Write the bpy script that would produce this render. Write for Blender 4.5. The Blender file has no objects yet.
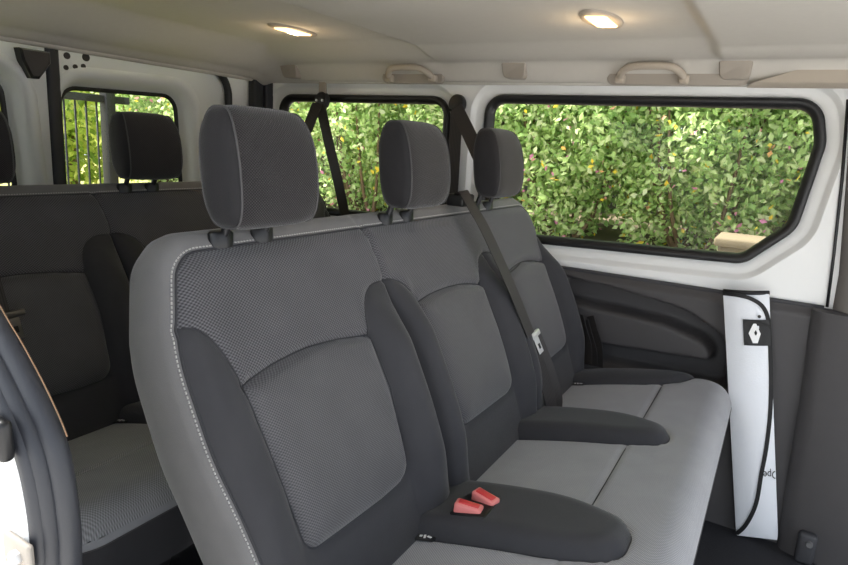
import bpy, bmesh, math, random
import numpy as np
from mathutils import Vector, Matrix
from mathutils.geometry import delaunay_2d_cdt
random.seed(7)
sc = bpy.context.scene
COL = sc.collection
PI = math.pi

# ------------------------------------------------------------------ materials
def new_mat(name):
    m = bpy.data.materials.new(name); m.use_nodes = True
    nt = m.node_tree
    return m, nt, nt.nodes['Principled BSDF']

def N(nt, t, **kw):
    n = nt.nodes.new(t)
    for k, v in kw.items(): setattr(n, k, v)
    return n

def srgb(r, g, b):
    f = lambda c: ((c/255+.055)/1.055)**2.4 if c/255 > .04045 else c/255/12.92
    return (f(r), f(g), f(b), 1)

def plain(name, col, rough=.5, metal=0, noise=0, nscale=40, bump=0, bscale=300, spec=.5):
    m, nt, b = new_mat(name)
    b.inputs['Base Color'].default_value = col
    b.inputs['Roughness'].default_value = rough
    b.inputs['Metallic'].default_value = metal
    b.inputs['Specular IOR Level'].default_value = spec
    tc = N(nt, 'ShaderNodeTexCoord')
    if noise:
        n = N(nt, 'ShaderNodeTexNoise'); n.inputs['Scale'].default_value = nscale; n.inputs['Detail'].default_value = 4
        nt.links.new(tc.outputs['Object'], n.inputs['Vector'])
        mx = N(nt, 'ShaderNodeMix', data_type='RGBA')
        mx.inputs[6].default_value = tuple(c*(1-noise) for c in col[:3])+(1,)
        mx.inputs[7].default_value = tuple(min(1, c*(1+noise)) for c in col[:3])+(1,)
        nt.links.new(n.outputs['Fac'], mx.inputs[0]); nt.links.new(mx.outputs[2], b.inputs['Base Color'])
    if bump:
        n2 = N(nt, 'ShaderNodeTexNoise'); n2.inputs['Scale'].default_value = bscale; n2.inputs['Detail'].default_value = 2
        nt.links.new(tc.outputs['Object'], n2.inputs['Vector'])
        bp = N(nt, 'ShaderNodeBump'); bp.inputs['Strength'].default_value = bump; bp.inputs['Distance'].default_value = .002
        nt.links.new(n2.outputs['Fac'], bp.inputs['Height']); nt.links.new(bp.outputs['Normal'], b.inputs['Normal'])
    return m

def fabric(name, col, sheen=.3):
    """smooth stretched cloth: fine grain"""
    m = plain(name, col, .85, noise=.12, nscale=25, bump=.25, bscale=900, spec=.25)
    b = m.node_tree.nodes['Principled BSDF']
    b.inputs['Sheen Weight'].default_value = sheen
    b.inputs['Sheen Roughness'].default_value = .4
    return m

def knit(name, col_lo, col_hi, pu, pv, strength=.6, sheen=.3):
    """woven cloth: staggered oval cells pu x pv metres, on the part's UV map (metres)"""
    m, nt, b = new_mat(name)
    b.inputs['Roughness'].default_value = .85
    b.inputs['Specular IOR Level'].default_value = .2
    b.inputs['Sheen Weight'].default_value = sheen
    b.inputs['Sheen Roughness'].default_value = .4
    uv = N(nt, 'ShaderNodeUVMap')
    sep = N(nt, 'ShaderNodeSeparateXYZ'); nt.links.new(uv.outputs[0], sep.inputs[0])
    def math_(op, a, bb=None, val=None):
        n = N(nt, 'ShaderNodeMath', operation=op)
        nt.links.new(a, n.inputs[0])
        if bb is not None: nt.links.new(bb, n.inputs[1])
        if val is not None: n.inputs[1].default_value = val
        return n.outputs[0]
    su = math_('SINE', math_('MULTIPLY', sep.outputs[0], val=2*PI/pu))
    sv = math_('SINE', math_('MULTIPLY', sep.outputs[1], val=2*PI/pv))
    pr = math_('MULTIPLY', su, sv)                     # staggered checks
    pr = math_('MULTIPLY_ADD', pr, val=.5); nt.nodes[-1].inputs[2].default_value = .5
    tc = N(nt, 'ShaderNodeTexCoord')
    nz = N(nt, 'ShaderNodeTexNoise'); nz.inputs['Scale'].default_value = 14; nz.inputs['Detail'].default_value = 5
    nt.links.new(tc.outputs['Object'], nz.inputs['Vector'])
    mx = N(nt, 'ShaderNodeMix', data_type='RGBA')
    mx.inputs[6].default_value = col_lo; mx.inputs[7].default_value = col_hi
    nt.links.new(pr, mx.inputs[0])
    m2 = N(nt, 'ShaderNodeMix', data_type='RGBA', blend_type='MULTIPLY'); m2.inputs[0].default_value = .25
    nt.links.new(mx.outputs[2], m2.inputs[6]); nt.links.new(nz.outputs['Fac'], m2.inputs[7])
    nt.links.new(m2.outputs[2], b.inputs['Base Color'])
    bp = N(nt, 'ShaderNodeBump'); bp.inputs['Strength'].default_value = strength; bp.inputs['Distance'].default_value = .0015
    nt.links.new(pr, bp.inputs['Height']); nt.links.new(bp.outputs['Normal'], b.inputs['Normal'])
    return m

M = {}
M['cloth']   = fabric('smooth_cloth', srgb(58, 58, 61), .2)
M['hcloth']  = fabric('headrest_side_cloth_shaded', srgb(40, 39, 41), .2)  # copy of the smooth cloth, darkened to paint shade on the headrest sides
M['side']    = fabric('side_cloth_lit', srgb(114, 113, 113), .25)  # same dark cloth, its colour lightened for the daylight on the bench side
M['knit']    = knit('woven_cloth', srgb(46, 46, 49), srgb(114, 113, 117), .0066, .0052, .55)
M['knit2']   = knit('fine_woven_cloth', srgb(62, 62, 64), srgb(110, 109, 112), .0052, .0048, .4)
M['hknit']   = knit('headrest_cloth_shaded', srgb(26, 25, 26), srgb(62, 60, 62), .0052, .0044, .5)  # same kind of weave, darkened for the weaker light on upright headrests
M['cushion'] = knit('cushion_cloth_lit', srgb(122, 123, 126), srgb(182, 183, 188), .0052, .0046, .4)  # same kind of weave, lightened in colour for light falling from above
M['pipe']    = plain('dark_piping', srgb(46, 46, 50), .7)
M['thread']  = plain('pale_thread', srgb(176, 174, 172), .8)
M['paint']   = plain('white_paint', srgb(232, 233, 232), .32, noise=.02, nscale=8)
M['white2']  = plain('white_paint_door', srgb(225, 228, 228), .4, noise=.03, nscale=10)
M['rubber']  = plain('black_rubber', srgb(24, 24, 26), .45, bump=.1)
M['seal']    = plain('grey_rubber', srgb(42, 44, 50), .5, bump=.1)
M['tan']     = plain('tan_edge', srgb(130, 102, 76), .6)
M['plastic'] = plain('dark_plastic', srgb(68, 66, 67), .6, noise=.06, nscale=30, bump=.35, bscale=700)
M['plastic2']= plain('darker_plastic', srgb(58, 58, 61), .6, noise=.06, nscale=30, bump=.35, bscale=700)
M['grey_trim']= plain('grey_trim', srgb(112, 108, 104), .7, noise=.05, nscale=30, bump=.3, bscale=600)
M['black']   = plain('black_plastic', srgb(20, 20, 22), .4)
M['chrome']  = plain('chrome', srgb(225, 225, 225), .32, 1)
M['tongue']  = plain('tongue_metal', srgb(232, 232, 230), .35, .5)
M['steel']   = plain('dark_steel', srgb(60, 60, 62), .4, .8)
M['liner']   = plain('headliner', srgb(198, 194, 187), .95, noise=.03, nscale=60, bump=.3, bscale=500, spec=.1)
M['liner2']  = plain('headliner_plastic', srgb(172, 162, 149), .6, noise=.03, spec=.3)
M['hook']    = plain('grey_hook', srgb(158, 150, 140), .6)
M['floor']   = plain('floor_mat', srgb(38, 38, 42), .85, noise=.25, nscale=120, bump=.5, bscale=400)
M['red']     = plain('red_button', srgb(206, 62, 66), .4)
M['pink']    = plain('red_rim', srgb(226, 132, 128), .45)
M['tagb']    = plain('tag_black', srgb(28, 28, 30), .6)
M['tagw']    = plain('tag_white', srgb(235, 235, 235), .6)
M['shadew']  = plain('shade_white', srgb(226, 229, 234), .55, noise=.03, nscale=12, bump=.35, bscale=220)
M['shadeb']  = plain('shade_binding', srgb(16, 16, 18), .6)
M['soil']    = plain('pale_concrete', srgb(184, 182, 178), .95, noise=.35, nscale=3, bump=.6, bscale=40)
M['stone']   = plain('pale_stone', srgb(104, 92, 70), .9, noise=.3, nscale=5, bump=.6, bscale=30)
M['drygrass']= plain('dry_grass', srgb(150, 146, 78), .95, noise=.35, nscale=2.5, bump=.6, bscale=60)
M['iron']    = plain('black_iron', srgb(34, 32, 32), .5)
M['bark']    = plain('bark', srgb(112, 92, 70), .9, noise=.3, nscale=20, bump=.7, bscale=40)

# belt webbing: fine twill
def webbing():
    m, nt, b = new_mat('belt_webbing')
    b.inputs['Roughness'].default_value = .6
    uv = N(nt, 'ShaderNodeUVMap'); w = N(nt, 'ShaderNodeTexWave', wave_type='BANDS', bands_direction='X')
    w.inputs['Scale'].default_value = 55
    nt.links.new(uv.outputs[0], w.inputs['Vector'])
    r = N(nt, 'ShaderNodeValToRGB')
    r.color_ramp.elements[0].color = srgb(34, 32, 32); r.color_ramp.elements[1].color = srgb(62, 58, 56)
    nt.links.new(w.outputs['Fac'], r.inputs[0]); nt.links.new(r.outputs[0], b.inputs['Base Color'])
    return m
M['web'] = webbing()

def emit(name, col, s):
    m, nt, b = new_mat(name)
    b.inputs['Base Color'].default_value = col
    b.inputs['Emission Color'].default_value = col
    b.inputs['Emission Strength'].default_value = s
    return m
M['lens'] = emit('lit_lamp_lens', (1, .58, .22, 1), 2.6)
M['bulb'] = emit('lit_bulb', (1, .80, .45, 1), 8)

def glass():
    m = bpy.data.materials.new('window_glass'); m.use_nodes = True
    nt = m.node_tree; nt.nodes.clear()
    out = N(nt, 'ShaderNodeOutputMaterial'); mix = N(nt, 'ShaderNodeMixShader')
    t = N(nt, 'ShaderNodeBsdfTransparent'); t.inputs[0].default_value = (.95, .97, .95, 1)
    g = N(nt, 'ShaderNodeBsdfGlossy'); g.inputs['Roughness'].default_value = .02
    fr = N(nt, 'ShaderNodeFresnel'); fr.inputs[0].default_value = 1.25
    nt.links.new(fr.outputs[0], mix.inputs[0]); nt.links.new(t.outputs[0], mix.inputs[1]); nt.links.new(g.outputs[0], mix.inputs[2])
    nt.links.new(mix.outputs[0], out.inputs[0])
    return m
M['glass'] = glass()

def leaf_mat(name, stops, trans=.45):
    m = bpy.data.materials.new(name); m.use_nodes = True
    nt = m.node_tree; nt.nodes.clear()
    out = N(nt, 'ShaderNodeOutputMaterial'); mix = N(nt, 'ShaderNodeMixShader'); mix.inputs[0].default_value = trans
    geo = N(nt, 'ShaderNodeNewGeometry'); r = N(nt, 'ShaderNodeValToRGB')
    cr = r.color_ramp
    while len(cr.elements) > 1: cr.elements.remove(cr.elements[-1])
    cr.elements[0].position = stops[0][0]; cr.elements[0].color = stops[0][1]
    for p, c in stops[1:]:
        e = cr.elements.new(p); e.color = c
    nt.links.new(geo.outputs['Random Per Island'], r.inputs[0])
    d = N(nt, 'ShaderNodeBsdfDiffuse'); t = N(nt, 'ShaderNodeBsdfTranslucent')
    nt.links.new(r.outputs[0], d.inputs[0]); nt.links.new(r.outputs[0], t.inputs[0])
    nt.links.new(d.outputs[0], mix.inputs[1]); nt.links.new(t.outputs[0], mix.inputs[2])
    nt.links.new(mix.outputs[0], out.inputs[0])
    return m
M['leaf'] = leaf_mat('hedge_leaves', [(0, srgb(140, 172, 104)), (.3, srgb(170, 198, 124)), (.6, srgb(196, 216, 146)), (.85, srgb(216, 228, 172)), (1, srgb(232, 234, 194))], .5)
M['leafdry'] = leaf_mat('tree_leaves', [(0, srgb(120, 150, 70)), (.5, srgb(176, 196, 96)), (1, srgb(226, 228, 140))])
M['petal'] = leaf_mat('pink_petals', [(0, srgb(206, 130, 160)), (.6, srgb(226, 150, 180)), (1, srgb(240, 190, 90))], .3)
M['yellow'] = leaf_mat('yellow_leaves', [(0, srgb(226, 190, 60)), (1, srgb(250, 230, 110))], .3)

# ------------------------------------------------------------------ mesh helpers
def link(name, me, mat, parent=None, smooth=True):
    o = bpy.data.objects.new(name, me); COL.objects.link(o)
    if mat is not None: me.materials.append(mat)
    if smooth:
        for p in me.polygons: p.use_smooth = True
    if parent is not None:
        o.parent = parent
        o.matrix_parent_inverse = Matrix.Identity(4)
    return o

def base(o):                      # world position of a thing's base (no rotations used)
    p = Vector((0, 0, 0))
    while o is not None:
        p += o.location; o = o.parent
    return p

def mk(name, V, F, mat, parent=None, smooth=True, uvs=None, sharp=None):
    """V in world metres; stored relative to the parent thing"""
    off = base(parent) if parent else Vector((0, 0, 0))
    me = bpy.data.meshes.new(name)
    me.from_pydata([(v[0]-off.x, v[1]-off.y, v[2]-off.z) for v in V], [], F)
    if uvs is not None:
        l = me.uv_layers.new(name='UVMap')
        for lp in me.loops: l.data[lp.index].uv = uvs[lp.vertex_index]
    me.validate(); me.update()
    o = link(name, me, mat, parent, smooth)
    if sharp:
        me.set_sharp_from_angle(angle=math.radians(sharp))
    return o

class MB:
    def __init__(s): s.V = []; s.F = []; s.U = []
    def add(s, V, F, U=None):
        k = len(s.V); s.V += [tuple(v) for v in V]; s.F += [tuple(i+k for i in f) for f in F]
        s.U += list(U) if U else [(0, 0)]*len(V)
        return s
    def box(s, c, size, rot=None, bev=0):
        bm = bmesh.new(); bmesh.ops.create_cube(bm, size=1)
        bmesh.ops.scale(bm, vec=size, verts=bm.verts)
        if bev: bmesh.ops.bevel(bm, geom=bm.edges[:], offset=bev, segments=3, affect='EDGES', profile=.5)
        if rot is not None: bmesh.ops.transform(bm, matrix=rot.to_4x4(), verts=bm.verts)
        bmesh.ops.translate(bm, vec=c, verts=bm.verts)
        bm.verts.index_update()
        s.add([v.co[:] for v in bm.verts], [[v.index for v in f.verts] for f in bm.faces]); bm.free(); return s
    def tube(s, pts, r, n=10, closed=False, caps=True):
        pts = [Vector(p) for p in pts]; L = len(pts); V = []; F = []
        rr = r if isinstance(r, (list, tuple)) else [r]*L
        up = Vector((0.13, 0.21, .97))
        for i, p in enumerate(pts):
            a = pts[i-1] if (i > 0 or closed) else p
            b = pts[(i+1) % L] if (i < L-1 or closed) else p
            t = (b-a).normalized()
            x = t.cross(up)
            if x.length < 1e-3: x = t.cross(Vector((1, 0, 0)))
            x.normalize(); y = t.cross(x)
            for k in range(n):
                an = 2*PI*k/n
                V.append(p+(x*math.cos(an)+y*math.sin(an))*rr[i])
        m = L if closed else L-1
        for i in range(m):
            j = (i+1) % L
            for k in range(n):
                F.append((i*n+k, i*n+(k+1) % n, j*n+(k+1) % n, j*n+k))
        if caps and not closed:
            F.append(tuple(range(n))[::-1]); F.append(tuple((L-1)*n+k for k in range(n)))
        return s.add(V, F)
    def cyl(s, a, b, r, n=20): return s.tube([a, b], r, n)
    def ribbon(s, pts, wids, w, th=.0016):
        """strap along pts, wids = width directions"""
        pts = [Vector(p) for p in pts]; L = len(pts); V = []; F = []; U = []; acc = 0
        ww = w if isinstance(w, (list, tuple)) else [w]*L
        for i, p in enumerate(pts):
            if i: acc += (p-pts[i-1]).length
            t = (pts[min(i+1, L-1)]-pts[max(i-1, 0)]).normalized()
            x = Vector(wids[i]); x = (x-t*x.dot(t)).normalized(); nn = t.cross(x)
            for a, b, uu in ((-.5, -.5, 0), (.5, -.5, 1), (.5, .5, 1), (-.5, .5, 0)):
                V.append(p+x*a*ww[i]+nn*b*th); U.append((uu*.046, acc))
        for i in range(L-1):
            for k in range(4): F.append((i*4+k, i*4+(k+1) % 4, i*4+4+(k+1) % 4, i*4+4+k))
        F.append((3, 2, 1, 0)); F.append(tuple((L-1)*4+k for k in range(4)))
        return s.add(V, F, U)
    def build(s, name, mat, parent=None, smooth=False, sharp=None):
        return mk(name, s.V, s.F, mat, parent, smooth or bool(sharp), s.U, sharp)

def thing(name, label, cat, loc, group=None):
    o = bpy.data.objects.new(name, None); COL.objects.link(o); o.location = loc
    o.empty_display_size = .1
    tag(o, label, cat, group); return o
def tag(o, label, cat, group=None, kind=None):
    o['label'] = label; o['category'] = cat
    if group: o['group'] = group
    if kind: o['kind'] = kind
    return o
def struct(o, label=None):
    o['kind'] = 'structure'
    if label: o['label'] = label
    return o

def catmull(P, n=8, closed=False):
    P = [np.array(p, float) for p in P]; L = len(P); out = []
    rng = L if closed else L-1
    for i in range(rng):
        if closed: p0, p1, p2, p3 = P[i-1], P[i], P[(i+1) % L], P[(i+2) % L]
        else: p0, p1, p2, p3 = P[max(i-1, 0)], P[i], P[i+1], P[min(i+2, L-1)]
        for k in range(n):
            t = k/n
            out.append(.5*((2*p1)+(-p0+p2)*t+(2*p0-5*p1+4*p2-p3)*t*t+(-p0+3*p1-3*p2+p3)*t**3))
    if not closed: out.append(P[-1])
    return out

def round_poly(P, R, n=6):
    """2D polygon with rounded corners (R number or per-corner list)"""
    out = []; L = len(P)
    for i in range(L):
        p = np.array(P[i], float); a = np.array(P[i-1], float)-p; b = np.array(P[(i+1) % L], float)-p
        r = R[i] if isinstance(R, (list, tuple)) else R
        la, lb = np.linalg.norm(a), np.linalg.norm(b); a /= la; b /= lb
        if r <= 0: out.append(p); continue
        ang = math.acos(max(-1, min(1, a@b))); d = min(r/math.tan(ang/2), la*.49, lb*.49); r2 = d*math.tan(ang/2)
        bis = (a+b)/np.linalg.norm(a+b); c = p+bis*r2/math.sin(ang/2)
        s, e = p+a*d-c, p+b*d-c
        a0 = math.atan2(s[1], s[0]); a1 = math.atan2(e[1], e[0]); da = (a1-a0+PI) % (2*PI)-PI
        for k in range(n+1): 
            t = a0+da*k/n; out.append(c+r2*np.array([math.cos(t), math.sin(t)]))
    return out

def offset_poly(P, o):
    """offset closed 2D loop outward (same count)"""
    P = np.array(P); n = len(P)
    area = .5*np.sum(P[:, 0]*np.roll(P[:, 1], -1)-np.roll(P[:, 0], -1)*P[:, 1])
    t = np.roll(P, -1, 0)-np.roll(P, 1, 0); t /= np.linalg.norm(t, axis=1)[:, None]+1e-12
    nrm = np.stack([t[:, 1], -t[:, 0]], 1)*(1 if area > 0 else -1)
    return P+nrm*o

def sdf(poly, Q):
    """signed distance (negative inside) of points Q to a closed polygon"""
    A = np.array(poly, float); B = np.roll(A, -1, 0); Q = np.asarray(Q, float)
    D = np.full(len(Q), 1e9); ins = np.zeros(len(Q), bool)
    for a, b in zip(A, B):
        e = b-a; w = Q-a
        t = np.clip((w@e)/(e@e+1e-15), 0, 1)
        D = np.minimum(D, np.hypot(*(w-t[:, None]*e).T))
        c = ((a[1] > Q[:, 1]) != (b[1] > Q[:, 1]))
        with np.errstate(divide='ignore', invalid='ignore'):
            xx = a[0]+(Q[:, 1]-a[1])/(b[1]-a[1])*(b[0]-a[0])
        ins ^= c & (Q[:, 0] < xx)
    return np.where(ins, -D, D)

def line_dist(pl, Q):
    A = np.array(pl, float); Q = np.asarray(Q, float); D = np.full(len(Q), 1e9)
    for a, b in zip(A[:-1], A[1:]):
        e = b-a; w = Q-a; t = np.clip((w@e)/(e@e+1e-15), 0, 1)
        D = np.minimum(D, np.hypot(*(w-t[:, None]*e).T))
    return D

def split_cells(cells, poly):
    """cells = list of lists of (u,v); returns (inside, outside), cut exactly on the polygon's edge"""
    pts = np.array([p for c in cells for p in c]); d = sdf(poly, pts)
    d = np.where(np.abs(d) < 2e-5, 0, d)
    ins, outs = [], []; k = 0
    for c in cells:
        n = len(c); dd = d[k:k+n]; k += n
        if (dd <= 0).all(): ins.append(c); continue
        if (dd >= 0).all(): outs.append(c); continue
        for sign, dst in ((1, ins), (-1, outs)):
            r = []
            for i in range(n):
                a, b = c[i], c[(i+1) % n]; da, db = dd[i]*sign, dd[(i+1) % n]*sign
                if da <= 0: r.append(a)
                if (da < 0 < db) or (db < 0 < da):
                    t = da/(da-db); r.append((a[0]+(b[0]-a[0])*t, a[1]+(b[1]-a[1])*t))
            if len(r) >= 3: dst.append(r)
    return ins, outs

def grid(u0, u1, v0, v1, st):
    nu = max(1, round((u1-u0)/st)); nv = max(1, round((v1-v0)/st))
    us = np.linspace(u0, u1, nu+1); vs = np.linspace(v0, v1, nv+1)
    return [[(us[i], vs[j]), (us[i+1], vs[j]), (us[i+1], vs[j+1]), (us[i], vs[j+1])] for i in range(nu) for j in range(nv)]

def cells_mesh(name, cells, fn, mat, parent, smooth=True):
    idx = {}; P = []; F = []
    for c in cells:
        f = []
        for p in c:
            k = (round(p[0]*1e5), round(p[1]*1e5))
            if k not in idx: idx[k] = len(P); P.append(p)
            if not f or f[-1] != idx[k]: f.append(idx[k])
        if len(f) > 1 and f[0] == f[-1]: f.pop()
        if len(set(f)) >= 3: F.append(f)
    if not P: return None
    P = np.array(P)
    return mk(name, [tuple(v) for v in fn(P)], F, mat, parent, smooth, [tuple(p) for p in P])

def sstep(x, a, b):
    t = np.clip((x-a)/(b-a), 0, 1); return t*t*(3-2*t)

def holes_face(outer, holes, fn, step=None):
    """planar region with holes, triangulated; fn maps (a,b)->xyz. returns V,F"""
    V2 = []; E = []; 
    for lp in [outer]+holes:
        k = len(V2); n = len(lp); V2 += [Vector((float(p[0]), float(p[1]))) for p in lp]
        E += [(k+i, k+(i+1) % n) for i in range(n)]
    if step:
        a = np.array(outer); 
        g = np.array([(x, y) for x in np.arange(a[:, 0].min()+step/2, a[:, 0].max(), step) for y in np.arange(a[:, 1].min()+step/2, a[:, 1].max(), step)])
        ok = sdf(outer, g) < -step*.3
        for h in holes: ok &= sdf(h, g) > step*.3
        V2 += [Vector((float(p[0]), float(p[1]))) for p in g[ok]]
    vo, eo, fo, *_ = delaunay_2d_cdt(V2, E, [], 0, 1e-6)
    cen = np.array([np.mean([vo[i][:] for i in f], axis=0) for f in fo])
    ok = sdf(outer, cen) < 0
    for h in holes: ok &= sdf(h, cen) > 0
    return [fn(v[0], v[1]) for v in vo], [list(f) for f, k in zip(fo, ok) if k]

def loft(mb, loops, closed=True):
    """loops: lists of equal length of xyz"""
    n = len(loops[0]); V = [p for l in loops for p in l]; F = []
    for i in range(len(loops)-1):
        for k in range(n if closed else n-1):
            j = (k+1) % n
            F.append((i*n+k, i*n+j, (i+1)*n+j, (i+1)*n+k))
    mb.add(V, F); return mb

# ------------------------------------------------------------------ camera
cam_d = bpy.data.cameras.new('camera'); cam = bpy.data.objects.new('camera', cam_d); COL.objects.link(cam)
cam_d.sensor_width = 36; cam_d.lens = 620/848*36; cam_d.clip_start = .02
Rm = np.array([[0.86267415, 0.16051546, -0.47961245], [0.50204569, -0.15706074, 0.85045991], [0.06118367, -0.97445714, -0.21607833]])
cam.matrix_world = Matrix(((Rm[0, 0], -Rm[0, 1], -Rm[0, 2], 0), (Rm[1, 0], -Rm[1, 1], -Rm[1, 2], 0), (Rm[2, 0], -Rm[2, 1], -Rm[2, 2], 1.12), (0, 0, 0, 1)))
sc.camera = cam

# ------------------------------------------------------------------ the bench seats
HX, HZ = -.47, .43                      # hinge line between cushion and backrest
BD = np.array([-.22, 0, .52]); BD /= np.linalg.norm(BD); BN = np.array([BD[2], 0, -BD[0]])
CD = np.array([.41, 0, .09]); CD /= np.linalg.norm(CD); CN = np.array([-CD[2], 0, CD[0]])
FZ = .06                                # floor height

def back_pt(u, v, n): return np.array([HX, 0, HZ])+np.outer(v, BD)+np.outer(n, BN)+np.outer(u, [0, 1, 0])
def cush_pt(s, y, h): return np.array([HX, 0, HZ])+np.outer(s, CD)+np.outer(h, CN)+np.outer(y, [0, 1, 0])

U0, U1, V0, V1 = .52, 1.90, -.05, .574
OUT = round_poly([(U0+.036, V0), (U1-.01, V0), (U1, .3), (U1-.022, V1), (U0+.035, V1), (U0-.006, .45), (U0-.006, .3)], [0, 0, .5, .075, .05, .3, .5], 8)

INS = [round_poly(catmull([(.588, .372), (.66, .387), (.74, .392), (.82, .387), (.898, .375)], 5)+[(.900, .27), (.890, .110), (.80, .106), (.614, .112), (.598, .26)], [0]*21+[0, .04, 0, .03, .3], 6),
       round_poly(catmull([(1.085, .398), (1.15, .408), (1.24, .410), (1.32, .404), (1.394, .390)], 5)+[(1.397, .27), (1.388, .115), (1.25, .116), (1.105, .118), (1.088, .26)], [0]*21+[0, .04, 0, .04, .3], 6),
       round_poly(catmull([(1.548, .385), (1.62, .402), (1.70, .408), (1.78, .402), (1.842, .388)], 5)+[(1.838, .27), (1.825, .118), (1.70, .116), (1.575, .116), (1.552, .26)], [0]*21+[0, .04, 0, .03, .3], 6)]
def ubol(left, right, top):
    return [(left[0][0], -.06)]+left+top+right+[(right[-1][0], -.06)]
UB = []
UB.append(catmull([(.50, .478), (.53, .474), (.556, .460), (.575, .425), (.588, .372)], 5) + [(.74, .392)] +
          catmull([(.898, .375), (.903, .41), (.918, .440), (.948, .460), (.985, .464), (1.001, .464)], 5) + [(1.001, -.06), (.50, -.06)])
UB.append(catmull([(1.001, .464), (1.02, .463), (1.05, .450), (1.07, .425), (1.085, .398)], 5) + [(1.24, .410)] +
          catmull([(1.394, .390), (1.404, .425), (1.425, .452), (1.46, .464)], 5) + [(1.462, -.06), (1.001, -.06)])
UB.append(catmull([(1.46, .464), (1.495, .461), (1.525, .435), (1.548, .385)], 5) + [(1.70, .408)] +
          catmull([(1.842, .388), (1.852, .44), (1.872, .472), (1.93, .487)], 5) + [(1.93, -.06), (1.462, -.06)])
SEAMS = [catmull([(.985, .585), (.992, .55), (1.001, .50), (1.001, .464), (1.001, .2), (1.001, -.05)], 4)]
BOLS = [(.518, .605, .010), (.895, 1.000, .042), (1.002, 1.082, .040), (1.394, 1.548, .042), (1.836, 1.935, .046)]
def resample(P, st):
    out = []
    for i in range(len(P)):
        p, q = np.array(P[i], float), np.array(P[(i+1) % len(P)], float); m = max(1, int(np.linalg.norm(q-p)/st))
        out += [p+(q-p)*k/m for k in range(m)]
    return out
OUT = resample(OUT, .008)
OUTP = np.array(OUT)

def back_height(P):
    u, v = P[:, 0], P[:, 1]
    h = np.zeros(len(P))
    # side bolsters swell out of the back, fading to the top and the foot
    for a, b, H in BOLS:
        t = np.clip((u-a)/(b-a), 0, 1)
        h += H*np.sin(PI*t)**.8*(1-sstep(v, .33, .475))*(.35+.65*sstep(v, -.02, .14))
    # lumbar belly
    h += .012*np.exp(-((v-.2)/.16)**2)
    for I in INS:
        d = sdf(I, P)
        h += np.where(d < 0, .014*(1-np.exp(d/.018)), 0)-.006*np.exp(-(d/.007)**2)
    for B in UB:
        d = np.abs(sdf(B, P)); h -= np.where(v > -.03, .005*np.exp(-(d/.006)**2), 0)
    for S in SEAMS: h -= .009*np.exp(-(line_dist(S, P)/.0055)**2)
    d = -sdf(OUTP, P)                              # rounded towards the piping
    h -= .012*(1-np.clip(d/.03, 0, 1))**2
    return h

def headrest(parent, y):
    cx_, cz = -.672, 1.073+(y-.70)*.014
    a, b, W = .036, .086+(y-.70)*.004, .078
    th = np.linspace(PI, 3*PI, 49)[:-1]
    def prof(q, sc_=1.0, push=0.0):
        c, s = np.cos(th), np.sin(th)
        x = a*np.sign(c)*np.abs(c)**.55*(1-.22*np.clip(s, 0, 1)); z = b*np.sign(s)*np.abs(s)**.55
        x += .006*np.where(x > 0, 1, 0)*(1-(z/b)**2)     # crowned front
        k = (1-.05*abs(q)**5)*sc_
        yy = q*W*(1-.14*np.clip(z*k/b, 0, 1)**3-.05*np.clip(-z*k/b, 0, 1)**3)
        X = x*k; Z = z*k
        rx = X-.12*Z                                      # follows the backrest's rake a little
        return [(cx_+rx[i], y+yy[i]+push*np.sign(q), cz+Z[i]) for i in range(len(th))]
    m = MB(); qs = np.linspace(-1, 1, 25)
    loft(m, [prof(q) for q in qs])
    p0 = np.array(prof(0)); arc = np.concatenate([[0], np.cumsum(np.linalg.norm(np.diff(p0, axis=0), axis=1))])
    uv = []
    for q in qs:
        for l_ in arc: uv.append((q*W, l_))
    m.U = uv
    hd = m.build('headrest', M['hknit'], parent, smooth=True)
    for sg in (-1, 1):
        m = MB(); ls = [prof(sg*1.0)]
        for k, p in ((.97, .004), (.9, .008), (.7, .011), (.4, .013), (.1, .0135)): ls.append(prof(sg*1.0, k, p))
        loft(m, ls if sg > 0 else ls); n = len(ls)*48
        m.F.append(tuple(range(n-48, n)))
        m.build('side_panel', M['hcloth'], hd, smooth=True)
        m = MB(); pr = prof(sg*1.0, 1.006, .001)
        m.tube(pr, .0016, 6, closed=True)
        m.build('seam_piping', M['thread'] if False else M['seam'], hd, smooth=True)
    for dy in (-.042, .042):
        top = Vector((cx_-.018, y+dy, cz-b+.02)); bot = Vector((cx_-.040, y+dy, .955))
        MB().cyl(top, bot, .0065, 14).build('post', M['steel'], hd, sharp=40)
        bz = MB(); L = []
        for r, z in ((.019, .954), (.019, .974), (.016, .978), (.009, .979)):
            L.append([(bot.x+.7*r*math.cos(t), bot.y+r*1.15*math.sin(t), z-.389*.0) for t in np.linspace(0, 2*PI, 25)[:-1]])
        loft(bz, L); bz.F.append(tuple(range(len(bz.V)-24, len(bz.V))))
        bz.build('post_guide', M['black'], hd, sharp=40)
    return hd
M['seam'] = plain('seam_piping', srgb(72, 71, 72), .8)

BOLA = round_poly([(-.06, .872), (.26, .872), (.352, .90), (.352, 1.00), (.24, 1.050), (-.06, 1.072)], [0, .3, .05, .055, .3, 0], 8)
BOLB = round_poly([(-.06, 1.352), (.24, 1.352), (.342, 1.37), (.342, 1.445), (.24, 1.502), (-.06, 1.53)], [0, .3, .04, .06, .3, 0], 8)
BOLC = round_poly([(-.06, 1.800), (.22, 1.796), (.31, 1.83), (.36, 1.95), (-.06, 1.95)], [0, .3, .12, 0, 0], 8)
BOLN = round_poly([(-.06, .40), (.34, .40), (.30, .575), (.22, .60), (-.06, .605)], [0, 0, .12, .3, 0], 8)
CO = round_poly([(-.06, .50), (.434, .50), (.434, 1.92), (-.06, 1.92)], [0, .06, .09, 0], 10)
COP = np.array(CO)
CSEAM = [(.262, .5), (.262, 1.95)]

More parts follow.
